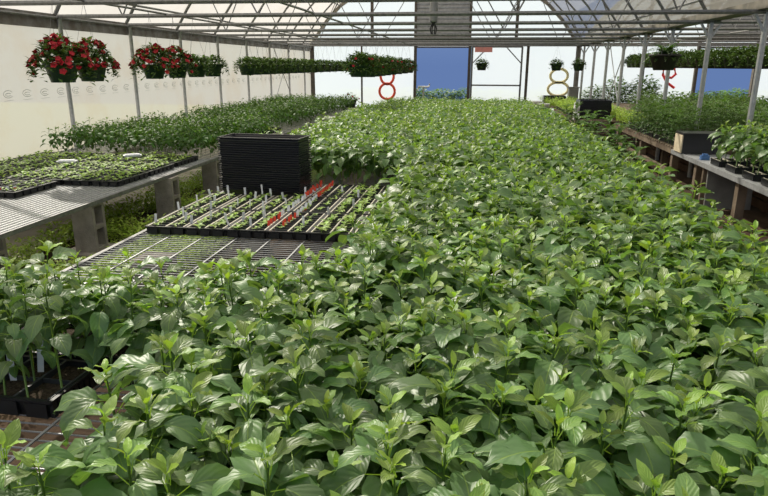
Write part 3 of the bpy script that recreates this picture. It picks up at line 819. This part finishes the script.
# ------------------------------------------------------------------ pepper plants on the middle bench
near_var = []
for k in range(12):
    h = rng.uniform(.33, .40)
    near_var.append((mesh_np('foliage', pepper(h, int(rng.integers(17, 22)), 7, 4, rng.uniform(.118, .140)), M['pepper']), h))
thin_var = [(mesh_np('foliage', pepper(.40, 14, 7, 4, .088, True, .42), M['pepper']), .40) for _ in range(4)]
stem_meshes = []
for k in range(3):
    sb_ = stem_mesh(.37, .0042); o = sb_.build('stem', M['stemg'], smooth=True); stem_meshes.append(o.data); bpy.data.objects.remove(o)
mid_var = [pepper(rng.uniform(.33, .40), 14, 4, 2, .128, False, .35) for _ in range(10)]
far_var = [pepper(rng.uniform(.33, .40), 11, 3, 2, .128, False, .45) for _ in range(8)]

def in_tray_gap(x, y):
    """bare wire and seed trays: no pepper plants here"""
    if y < 1.02: return x < -1.15
    if y < 1.60: return x < -.86
    if y < 1.76: return -1.27 < x < -1.0
    if y < 2.14: return False
    if y < 2.38: return x < -.98
    if y < 5.60: return x < -.50
    return False
pts = []
sp = .128
yv = .35; row = 0
while yv < 16.3:
    xv = -2.08 + (sp / 2 if row % 2 else 0)
    while xv < 1.34:
        x, y = xv + rng.normal(0, .018), yv + rng.normal(0, .018)
        if not in_tray_gap(x, y) and not (5.5 < y < 5.75 and x < -1.25):
            # the open spot around the corner tray in the lower left
            pts.append((x, y))
        xv += sp
    yv += sp * .9; row += 1
# order by size in the picture: those in view and near the camera first
def inview(x, y, z=.85):
    v = Vector((x, y, z)) - Vector((0, 0, 1.65)); d_ = v.dot(fw)
    if d_ < .15: return False, 9e9
    return (abs(v.dot(rr) / d_) < .68 and abs(v.dot(uu) / d_) < .46), v.length
vis = [(inview(x, y)[1], x, y) for x, y in pts if inview(x, y)[0]]
vis.sort()
near = vis[:300]; nset = {(x, y) for _, x, y in near}
rest = [(x, y) for x, y in pts if (x, y) not in nset]
first_pp = None
for i, (dd, x, y) in enumerate(near):
    me, h = (near_var if not (x < -1.1 and y < 1.88) else thin_var)[int(rng.integers(4 if (x < -1.1 and y < 1.88) else len(near_var)))]
    r_ = empty('pepper_plant', (x, y, .556), rng.random() * 6.28); s = rng.uniform(.88, 1.08); r_.scale = (s, s, s)
    r_.rotation_euler = (rng.normal(0, .07), rng.normal(0, .07), rng.random() * 6.28)
    f_ = bpy.data.objects.new('foliage', me); C.objects.link(f_); f_.parent = r_
    s_ = bpy.data.objects.new('stem', stem_meshes[i % 3]); C.objects.link(s_); s_.parent = r_; s_.scale = (1, 1, h / .37)
    if x < -1.2: tag(r_, 'glossy pepper plant standing in or just around the black tray at the lower left corner', 'pepper plant', 'pepper plants at the lower left tray')
    elif y < 1.75 : tag(r_, 'large-looking glossy green pepper plant in the nearest rows at the bottom of the picture', 'pepper plant', 'pepper plants in the nearest rows')
    else: tag(r_, 'glossy green pepper plant in the dense block just behind the nearest rows', 'pepper plant', 'pepper plants behind the nearest rows')
midp = [(x, y) for x, y in rest if y < 6.5]; farp = [(x, y) for x, y in rest if y >= 6.5]
def pz(P, a, c): return np.array([.556 for _ in P])
far1 = [q for q in farp if q[1] < 12.5]; far2 = [q for q in farp if q[1] >= 12.5]
d1 = scatter(mid_var, midp, .556, .85, 1.08); d2 = join([scatter(far_var, far1, .556, .85, 1.08), scatter(far_var, far2, .556, .68, .90)])
stuff('pepper_plants', join([d1, d2]), M['pepper'], 'sea of green pepper plants filling the middle bench back to the end wall', 'pepper plants')

# trays under the near plants
pt0, ptk = make_tray(.27, .53, .058, 4, 8, 4, 'insertdark', 'insertdark')
pt_spots = []
for j in range(9):
    for i in range(12):
        x = -1.93 + .29 * i; y = 1.00 + .55 * j
        if j == 0 and x < -1.2: continue
        if 1.25 < y < 2.4 and x < -1.2: continue
        if in_tray_gap(x - .05, y): continue
        pt_spots.append((x, y))
first = True
for x, y in pt_spots:
    r_ = pt0 if first else copy_tree(pt0, ptk); first = False
    r_.location = (x, y, .551)
    tag(r_, 'black plant tray hidden beneath the dense pepper foliage of the middle bench', 'plant tray', 'trays beneath the pepper foliage')
# the corner trays in plain view
ct0, ctk = make_tray(.54, .27, .065, 4, 2, 5, 'insertdark', 'insertdark', .82)
for i, (x, y, L) in enumerate(((-1.56, 1.74, 'black plant tray in plain view at the lower left, white labels in its cells'), (-1.50, 2.05, 'black plant tray directly behind the lower left corner tray'), (-2.12 + .03, 2.08, 'black plant tray at the left border behind the corner tray'))):
    r_ = ct0 if i == 0 else copy_tree(ct0, ctk)
    r_.location = (x, y, .552); r_.rotation_euler.z = R(-2 if i == 0 else 1); tag(r_, L, 'plant tray')
for i, (x, y, h) in enumerate(((-1.53, 1.73, .11), (-1.48, 1.80, .13), (-1.68, 1.80, .10))):
    o = label_mesh('plant_label', [M['label']], .022, h); o.location = (x, y, .59); o.rotation_euler = (R(-14), R(8 * (i - 1)), R(10))
    tag(o, ['white label in the middle of the lower left corner tray', 'tall white label behind another in the lower left corner tray', 'white label at the left side of the lower left corner tray'][i], 'plant label')

# ------------------------------------------------------------------ broad-leaved plants: upright patch behind the tray block edge
# tall leafy plants on the left bench
bv = [pepper(rng.uniform(.28, .34), 12, 2, 2, .09, False, .3) for _ in range(8)]
bmesh_ = [mesh_np('leafy_plant', pepper(rng.uniform(.28, .34), 14, 3, 2, .09, True, .25), M['broad']) for _ in range(8)]
P = []
y = 7.18
while y < 17.3:
    x = -5.25
    while x < -3.2:
        if not (10.05 < y < 10.75): P.append((x + rng.normal(0, .02), y + rng.normal(0, .02)))
        x += .135
    y += .135
P.sort(key=lambda t: t[1] + .25 * (-3.2 - t[0]))
for x, y in P[:300]:
    o = bpy.data.objects.new('leafy_plant', bmesh_[int(rng.integers(8))]); C.objects.link(o)
    o.location = (x, y, .556); o.rotation_euler.z = rng.random() * 6.28; s = rng.uniform(.85, 1.1) ; o.scale = (s,) * 3
    tag(o, 'dark green leafy plant in the tall patch behind the short seedlings on the left bench', 'leafy plant', 'tall leafy plants of the left bench')
bvb = stuff('leafy_plants', scatter(bv, P[300:], .556, .8, 1.1), M['broad'], 'distant green leafy plants covering the far half of the left bench', 'leafy plants')

# right: feathery plants
tmesh = [mesh_np('tomato_plant', tomato(rng.uniform(.40, .50)), M['tomato']) for _ in range(8)]
tv = [tomato(rng.uniform(.40, .50), 9, 2, 2, .07) for _ in range(6)]
P = []
y = 9.25
while y < 12.1:
    x = 2.83
    while x < 3.28: P.append((x + rng.normal(0, .02), y + rng.normal(0, .02), .572, 1.0)); x += .14
    y += .16
y = 7.4
while y < 15.5:
    x = 3.6
    while x < 5.85:
        P.append((x + rng.normal(0, .02), y + rng.normal(0, .02), .602, 1.05 if y < 12 else .75)); x += .17
    y += .17
P.sort(key=lambda t: t[1] + .7 * (t[0] - 2.7))
for x, y, z, s in P[:300]:
    o = bpy.data.objects.new('tomato_plant', tmesh[int(rng.integers(8))]); C.objects.link(o)
    o.location = (x, y, z); o.rotation_euler.z = rng.random() * 6.28; s *= rng.uniform(.88, 1.12); o.scale = (s,) * 3
    if x < 3.4: tag(o, 'feathery dark green young plant on the bench in front of the grey posts', 'tomato plant', 'feathery plants before the posts')
    else: tag(o, 'feathery dark green young plant on the long bench beyond the grey posts', 'tomato plant', 'feathery plants beyond the posts')
far_t = P[300:]
stuff('tomato_plants', scatter(tv, [(a, c) for a, c, _, _ in far_t], [q[2] for q in far_t], .8, 1.05), M['tomato'], 'mass of feathery dark green plants farther down the right benches', 'tomato plants')
# yellow-green herbs
hv = [bushy(.20, 16, .055, .07, .6, 2, 2) for _ in range(6)]
hm = [mesh_np('herb_plant', bushy(.20, 22, .05, .07, .6, 3, 2), M['basil']) for _ in range(6)]
P = []
y = 12.2
while y < 20.2:
    x = 2.72 if y < 13.2 else 2.18 if y < 17.2 else 2.05
    while x < (3.28 if y < 17.2 else 2.95):
        if not (y < 14.6 and x < 2.85) and not (18.75 < y < 19.4 and x < 2.75) and not 17.15 < y < 17.45 and not 13.1 < y < 13.3: P.append((x, y))
        x += .13
    y += .13
P.sort(key=lambda t: t[1])
for x, y in P[:300]:
    o = bpy.data.objects.new('herb_plant', hm[int(rng.integers(6))]); C.objects.link(o)
    o.location = (x + rng.normal(0, .015), y + rng.normal(0, .015), .602); o.rotation_euler.z = rng.random() * 6.28; s = rng.uniform(.85, 1.2); o.scale = (s,) * 3
    tag(o, 'bright yellow-green bushy herb on the wooden bench past the feathery plants', 'herb', 'yellow-green herbs on the right benches')
if P[300:]: stuff('herbs', scatter(hv, P[300:], .602), M['basil'], 'yellow-green herbs on the farthest right bench', 'herbs')
# dark bushes by the end wall
for i, (x, y, s) in enumerate(((3.75, 20.9, .9), (4.5, 21.1, 1.1), (5.3, 21.0, 1.15), (3.1, 20.9, .6))):
    me = mesh_np('shrub', bushy(1.25, 650, .15, .42, .5, 3, 2), M['broad'])
    o = bpy.data.objects.new('shrub', me); C.objects.link(o); o.location = (x, y, 0); o.scale = (s * .9, s * .9, s)
    tag(o, ['dark green shrub behind the herbs near the crossed braces', 'bushy dark shrub between two grey posts by the end wall', 'widest dark shrub near the end wall, beside the red number', 'lowest dark shrub beside the grey cabinet at the end wall'][i], 'shrub')
# drooping feathery plants standing in the aisle edge of the middle bench
for i, (x, y, s) in enumerate(((1.56, 7.0, 1.45), (1.58, 7.6, 1.5), (1.56, 8.6, 1.5), (1.60, 9.3, 1.4), (1.58, 10.1, 1.5), (1.56, 11.0, 1.4), (1.58, 6.3, 1.2))):
    r_ = empty('potted_plant', (x, y, 0))
    b = MB(); b.lathe([(0, 0), (.09, 0), (.12, .2), (.125, .2), (.125, .22), (.11, .22), (.10, .19), (0, .19)], n=16); b.build('pot', M['black'], r_, True)
    f_ = bpy.data.objects.new('foliage', mesh_np('foliage', join([xform(tomato(.6, 22, 3, 2, .06), 0, 0, 0.15, 0, 1.0 * s), xform(tomato(.5, 16, 3, 2, .06), .06, .05, .12, 1, 1.0 * s)]), M['tomato'])); C.objects.link(f_); f_.parent = r_
    tag(r_, 'feathery drooping potted plant along the aisle edge of the middle bench', 'potted plant', 'feathery aisle plants')

# near right trays with leafy plants
rt0, rtk = make_tray(.50, .27, .065, 4, 2, 5, 'insertglint', 'insertdark')
for i, (x, y, L) in enumerate(((3.06, 6.30, 'black tray of bright leafy plants at the right border, nearest one'), (3.06, 6.75, 'black tray of bright leafy plants at right, second from the border'), (3.06, 7.20, 'black tray of bright leafy plants at right, third from the border'), (3.06, 7.66, 'black tray of leafy plants at right beside the black box'))):
    r_ = rt0 if i == 0 else copy_tree(rt0, rtk)
    r_.location = (x, y, .552); tag(r_, L, 'plant tray')
    for a in range(4):
        for c in range(2):
            me, h = near_var[int(rng.integers(12))]
            q = empty('leafy_plant', (x + (a - 1.5) * .12 + rng.normal(0, .01), y + (c - .5) * .12, .60)); s = rng.uniform(.95, 1.15); q.scale = (s,) * 3; q.rotation_euler.z = rng.random() * 6.28
            f_ = bpy.data.objects.new('foliage', me); C.objects.link(f_); f_.parent = q
            s_ = bpy.data.objects.new('stem', stem_meshes[c]); C.objects.link(s_); s_.parent = q
            tag(q, ['bright leafy plant in the nearest tray at the right border', 'bright leafy plant in the second tray from the right border', 'bright leafy plant in the third tray from the right border', 'bright leafy plant in the tray beside the black box'][i], 'leafy plant', 'leafy plants of right tray %d' % (i + 1))
for k, (x, y, z) in enumerate([(3.10, 9.42 + .3 * q, .572) for q in range(12)] + [(2.38, 14.7 + .3 * q, .602) for q in range(8)]):
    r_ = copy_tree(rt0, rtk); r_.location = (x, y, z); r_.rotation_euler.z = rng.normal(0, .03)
    if k < 12: tag(r_, 'shallow black tray with painted sun-glint rims under the feathery plants before the posts', 'plant tray', 'trays under the feathery plants')
    else: tag(r_, 'shallow black tray with painted sun-glint rims under the yellow-green herbs', 'plant tray', 'trays under the herbs')
# black box with pale end
r_ = empty('storage_box', (3.08, 8.80, .552)); tag(r_, 'black box with a cream end panel standing on the right bench', 'box')
b = MB(); b.box(-.34, .19, -.16, .16, 0, .245); b.box(-.35, .20, -.17, .17, .245, .27); b.build('body', M['blackmatte'], r_)
b = MB(); b.box(-.356, -.341, -.15, .15, .012, .24); b.build('end_panel', M['cream'], r_)
b = MB(); b.box(-.05, .05, -.03, .03, 0, .05); b.box(-.03, .03, -.02, .02, .05, .07); o = b.build('small_blue_pack', M['blue']); o.location = (2.86, 8.15, .552); tag(o, 'small blue packet on the metal bench beside the black box', 'packet')

def nested(x0, y0, z0, n, w, d, step, end_w, label_top, label, G, rz=0.0):
    first = None
    for k in range(n):
        if first is None:
            b = MB(); b.cur = 0; b.box(-w / 2 + .02, w / 2 - .02, -d / 2 + .02, d / 2 - .02, 0, .004)
            for a in (-1, 1):
                b.quadbox([(-w / 2 + .02, a * (d / 2 - .02), 0), (w / 2 - .02, a * (d / 2 - .02), 0), (w / 2 - .02, a * (d / 2 - .026), 0), (-w / 2 + .02, a * (d / 2 - .026), 0), (-w / 2, a * d / 2, .05), (w / 2, a * d / 2, .05), (w / 2, a * (d / 2 - .006), .05), (-w / 2, a * (d / 2 - .006), .05)])
                b.box(a * (w / 2) - .008, a * (w / 2) + .008, -d / 2, d / 2, 0, .054)
                b.box(-w / 2, w / 2, a * d / 2 - .008, a * d / 2 + .008, .04, .054)
            o = first = b.build('empty_plant_tray', M['blackmatte'])
        else: o = first.copy(); C.objects.link(o)
        o.location = (x0 + rng.normal(0, .004), y0, z0 + step * k); o.rotation_euler.z = rz
        if 'group' in o: del o['group']
        if k == n - 1: tag(o, label_top, 'tray')
        else: tag(o, label, 'tray', G)
nested(2.50, 13.85, .604, 14, .62, .5, .025, .03, 'topmost black tray of the stack on the yellow-green herb bench', 'black tray within the stack on the yellow-green herb bench', 'nested trays herb bench')
nested(2.32, 19.05, .604, 8, .60, .4, .025, .03, 'topmost black tray of the farthest small stack, near the end wall', 'black tray within the farthest small stack, near the end wall', 'nested trays farthest bench')
for i, z in enumerate((.67, .86)):
    b = MB(); b.tube([(2.05, 13.42, z), (2.15, 13.42, z)], .085, 16); o = b.build('white_roll', M['white'], smooth=False)
    tag(o, ['lower white roll end beside the black tray stack on the herb bench', 'upper white roll end beside the black tray stack on the herb bench'][i], 'roll')
# small white containers far off, right and left
wb0 = None
for i, (x, y, z, L) in enumerate(((1.82, 17.0, 0, 'white bucket on the floor left of the herb bench, nearest of two'), (1.75, 18.2, 0, 'white bucket on the floor left of the herb bench, farther of two'), (-2.62, 11.7, 0, 'white bucket beside the left bench, nearer of two'), (-2.55, 13.4, 0, 'white bucket beside the left bench, farther of two'))):
    b = MB(); s = 1.0
    b.lathe([(0, 0), (.13, 0), (.15, .34), (.16, .34), (.16, .36), (.14, .36), (.125, .03), (0, .03)], n=18); o = b.build('bucket', M['white'], smooth=True); o.location = (x, y, z); o.scale = (1, 1, 2.0); tag(o, L, 'bucket')

# standing pipe at the far end of the middle bench
b = MB(); b.tube([(-1.32, 16.9, 0), (-1.32, 16.9, 1.12)], .022, 8); b.tube([(-1.46, 16.9, 1.12), (-1.18, 16.9, 1.12)], .022, 8); b.tube([(-1.46, 16.9, 1.12), (-1.46, 16.9, 1.02)], .018, 8); b.tube([(-1.18, 16.9, 1.12), (-1.16, 16.9, 1.2)], .018, 8)
tag(b.build('water_pipe', M['white'], smooth=True), 'pale standing water pipe with a cross piece before the blue doorway', 'pipe')

# ------------------------------------------------------------------ weeds
wv = [bushy(rng.uniform(.16, .26), 22, .05, .11, .45, 2, 2, .9) for _ in range(8)]
P = [(rng.uniform(-3.9, -2.15), rng.uniform(2.8, 13.5)) for _ in range(3600)]
P += [(rng.uniform(-3.1, -2.2), rng.uniform(2.4, 6)) for _ in range(300)]
P = [(x, y) for x, y in P if not any(abs(x - bx) < .34 and by - y < .55 and y - by < .25 for bx, by in [(-3.24, 4.80), (-3.50, 3.92), (-3.16, 6.08), (-3.2, 7.35)])]
stuff('weeds', scatter(wv, P, 0, .6, 1.15), M['weed'], 'bushy green weeds growing on the ground beneath and between the benches', 'weeds')

# ------------------------------------------------------------------ hanging baskets
def basket(foliage_mat, flowers, r=.165, h=.19, hang=.65, spread=.23, fh=.25, nleaf=420, lsize=.062, potm='pot'):
    t = empty('hanging_basket')
    b = MB(); b.lathe([(0, 0), (r * .68, 0), (r * .95, h * .88), (r * 1.04, h * .88), (r * 1.04, h), (r * .93, h), (r * .9, h * .8), (0, h * .8)], n=22)
    pot = b.build('pot', M[potm], t, True)
    b = MB()
    for k in range(3):
        a = k * 2.094 + .4; b.tube([(r * math.cos(a), r * math.sin(a), h), (0.004 * math.cos(a), 0.004 * math.sin(a), h + hang - .05)], .0017, 4)
    b.tube([(0, 0, h + hang - .05), (0, 0, h + hang), (.02, 0, h + hang + .02)], .004, 5)
    hg = b.build('hanger', M['galv'], t)
    P_ = []
    for i in range(nleaf):
        az = rng.random() * 6.28; q = math.sqrt(rng.random()); rad = spread * q; z = h + fh * (1 - q * q) * rng.uniform(.3, 1) - (.20 * max(0, q - .6) / .4) * rng.random()
        P_.append(leaf(lsize * rng.uniform(.7, 1.3), lsize * .6, az + rng.normal(0, .6), R(rng.uniform(-20, 60)), R(30), R(10), 2, 2, (rad * math.cos(az), rad * math.sin(az), z), rng.random()))
    f_ = bpy.data.objects.new('foliage', mesh_np('foliage', join(P_), foliage_mat)); C.objects.link(f_); f_.parent = t
    kids = [(pot, []), (hg, []), (f_, [])]
    if flowers:
        b = MB()
        for i in range(flowers):
            az = rng.random() * 6.28; q = math.sqrt(rng.random()) * 1.0; rad = (spread + .03) * q; z = h + fh * (1.0 - q * q * 1.05) * rng.uniform(.75, 1.1) - .10 * max(0, q - .75) / .25 * rng.random()
            c = Vector((rad * math.cos(az), rad * math.sin(az), z)); nrm = Vector((math.cos(az) * q + rng.normal(0, .3), math.sin(az) * q + rng.normal(0, .3), .7)).normalized()
            a_ = nrm.orthogonal().normalized(); b_ = nrm.cross(a_); k0 = len(b.v); R_ = rng.uniform(.026, .040)
            b.v.append(tuple(c)); 
            for j in range(10):
                tt = j * math.pi / 5; r2 = R_ * (1.0 if j % 2 == 0 else .74)
                b.v.append(tuple(c + (a_ * math.cos(tt) + b_ * math.sin(tt)) * r2 + nrm * .012))
            b.v.append(tuple(c - nrm * .03))
            for j in range(10):
                b.f.append((k0, k0 + 1 + j, k0 + 1 + (j + 1) % 10)); b.mi.append(0)
                b.f.append((k0 + 11, k0 + 1 + (j + 1) % 10, k0 + 1 + j)); b.mi.append(0)
        fl = b.build('blossoms', M['red'], t); kids.append((fl, []))
    return t, kids
hp = MB(); hp.tube([(-4.12, YF, 2.30), (-4.12, YB - .2, 2.30)], .014, 6); hp = struct(hp.build('beam', M['galv']))
for x in (-2.1, 5.0): hp = MB(); hp.tube([(x, YF, 2.30), (x, YB - .2, 2.30)], .014, 6); struct(hp.build('beam', M['galv']))
A, Ak = basket(M['trail'], 85, spread=.28, nleaf=950, lsize=.066)
B, Bk = basket(M['trail'], 62, spread=.25, nleaf=850, lsize=.066)
row = [(5.99, 'A', 'full basket of red petunias, nearest to the left border'), (6.5, 'B', 'basket of red petunias, second from the left border'),
       (7.88, 'A', 'basket of red petunias, third along the left wall row'), (8.53, 'B', 'basket of red petunias, fourth along the left wall row beside flowerless ones')]
for i, (y, k, L) in enumerate(row):
    t = (A if k == 'A' else B) if i < 2 else copy_tree(A if k == 'A' else B, Ak if k == 'A' else Bk)
    t.location = (-4.12, y, 1.475); t.rotation_euler.z = i * 1.3; tag(t, L, 'hanging basket')
    if i > 1: t.scale = (.95, .95, .95)
G0, Gk = basket(M['trail'], 0, spread=.23, fh=.13, nleaf=520)
ys_ = [9.16, 9.76, 11.35, 11.8, 12.25, 12.7, 13.2, 13.7, 14.3, 14.9, 15.5, 16.2, 16.9, 17.7, 18.6, 19.6, 20.7]
for i, y in enumerate(ys_):
    t = G0 if i == 0 else copy_tree(G0, Gk)
    t.location = (-4.12, y, 1.475); t.rotation_euler.z = i * 1.7
    if 'group' in t: del t['group']
    if i == 0: tag(t, 'flowerless green basket right behind the red petunia baskets', 'hanging basket')
    elif i == 1: tag(t, 'green basket second behind the red petunias, before the gap in the row', 'hanging basket')
    elif i == 2: tag(t, 'green basket leading the farther part of the left wall row, after the gap', 'hanging basket')
    else: tag(t, 'green trailing basket in the far tightly spaced part of the left wall row', 'hanging basket', 'far green baskets along the left wall')
H0, Hk = basket(M['trail'], 5, r=.20, h=.22, spread=.27, fh=.22, nleaf=800, lsize=.07, hang=.62)
for i, y in enumerate((11.6, 12.1, 12.7, 13.4, 14.2, 15.1, 16.2, 17.5, 19.0, 20.6)):
    t = H0 if i == 0 else copy_tree(H0, Hk); t.location = (-2.1, y, 1.45 if i < 2 else 1.43); t.rotation_euler.z = i
    if 'group' in t: del t['group']
    if i == 0: tag(t, 'large green basket at the front of the row before the orange figure 8', 'hanging basket')
    else: tag(t, 'green basket with few small red blooms, receding towards the blue doorway', 'hanging basket', 'green baskets receding to the blue doorway')
I0, Ik = basket(M['trail'], 0, r=.18, h=.22, spread=.21, fh=.14, nleaf=320, lsize=.065, potm='pot', hang=.56)
for i, (x, y, L) in enumerate(((.2, 19.33, 'small lone green basket before the braced panel door'), (2.35, 19.36, 'small green basket above the yellow figure 8'), (2.98, 19.36, 'small green basket beside the corner post of the end wall'))):
    t = I0 if i == 0 else copy_tree(I0, Ik); t.location = (x, y, 1.53); t.scale = (.95, .95, .95); tag(t, L, 'hanging basket')
J0, Jk = basket(M['trail'], 0, r=.19, h=.21, spread=.25, fh=.20, nleaf=650, lsize=.07, hang=.46, potm='potbrown')
yv = 11.3; i = 0
while yv < 21.8:
    t = J0 if i == 0 else copy_tree(J0, Jk); t.location = (5.0, yv, 1.62); t.rotation_euler.z = i * 2.1
    tag(t, 'green basket in the long dark row hanging beyond the right-hand posts', 'hanging basket', 'dark row of baskets in the second bay'); yv += .55; i += 1
# large fern basket
t = empty('hanging_fern', (2.80, 10.18, 1.60)); tag(t, 'large dark fern basket hanging in front of the second bay basket row', 'hanging basket')
b = MB(); b.lathe([(0, 0), (.14, 0), (.21, .20), (.225, .20), (.225, .23), (.20, .23), (.19, .18), (0, .18)], n=22); b.build('pot', M['potbrown'], t, True)
P_ = []
for i in range(60):
    az = rng.random() * 6.28; el = R(rng.uniform(25, 80)); Lf = rng.uniform(.22, .38)
    for k in range(9):
        s = (k + 1) / 9; a = el - s * R(80); bx = Lf * s * math.cos((el + a) / 2); bz = .2 + Lf * s * math.sin((el + a) / 2)
        for sd_ in (-1, 1): P_.append(leaf(.08 * (1.2 - s), .034, az + sd_ * 1.2, a, R(10), 0.1, 2, 2, (bx * math.cos(az), bx * math.sin(az), bz), rng.random()))
f_ = bpy.data.objects.new('fronds', mesh_np('fronds', join(P_), M['tomato'])); C.objects.link(f_); f_.parent = t
b = MB()
for k in range(3):
    a = k * 2.094; b.tube([(.2 * math.cos(a), .2 * math.sin(a), .22), (0, 0, .66)], .003, 4)
b.build('hanger', M['galv'], t)
# planter with a few red flowers at the far end of the left bench
t, _k = basket(M['broad'], 8, r=.2, h=.2, spread=.26, fh=.2, nleaf=160, hang=.02); t.location = (-3.35, 17.15, .556); t.name = 'planter'
tag(t, 'small planter with a few red flowers at the far end of the left bench', 'planter')
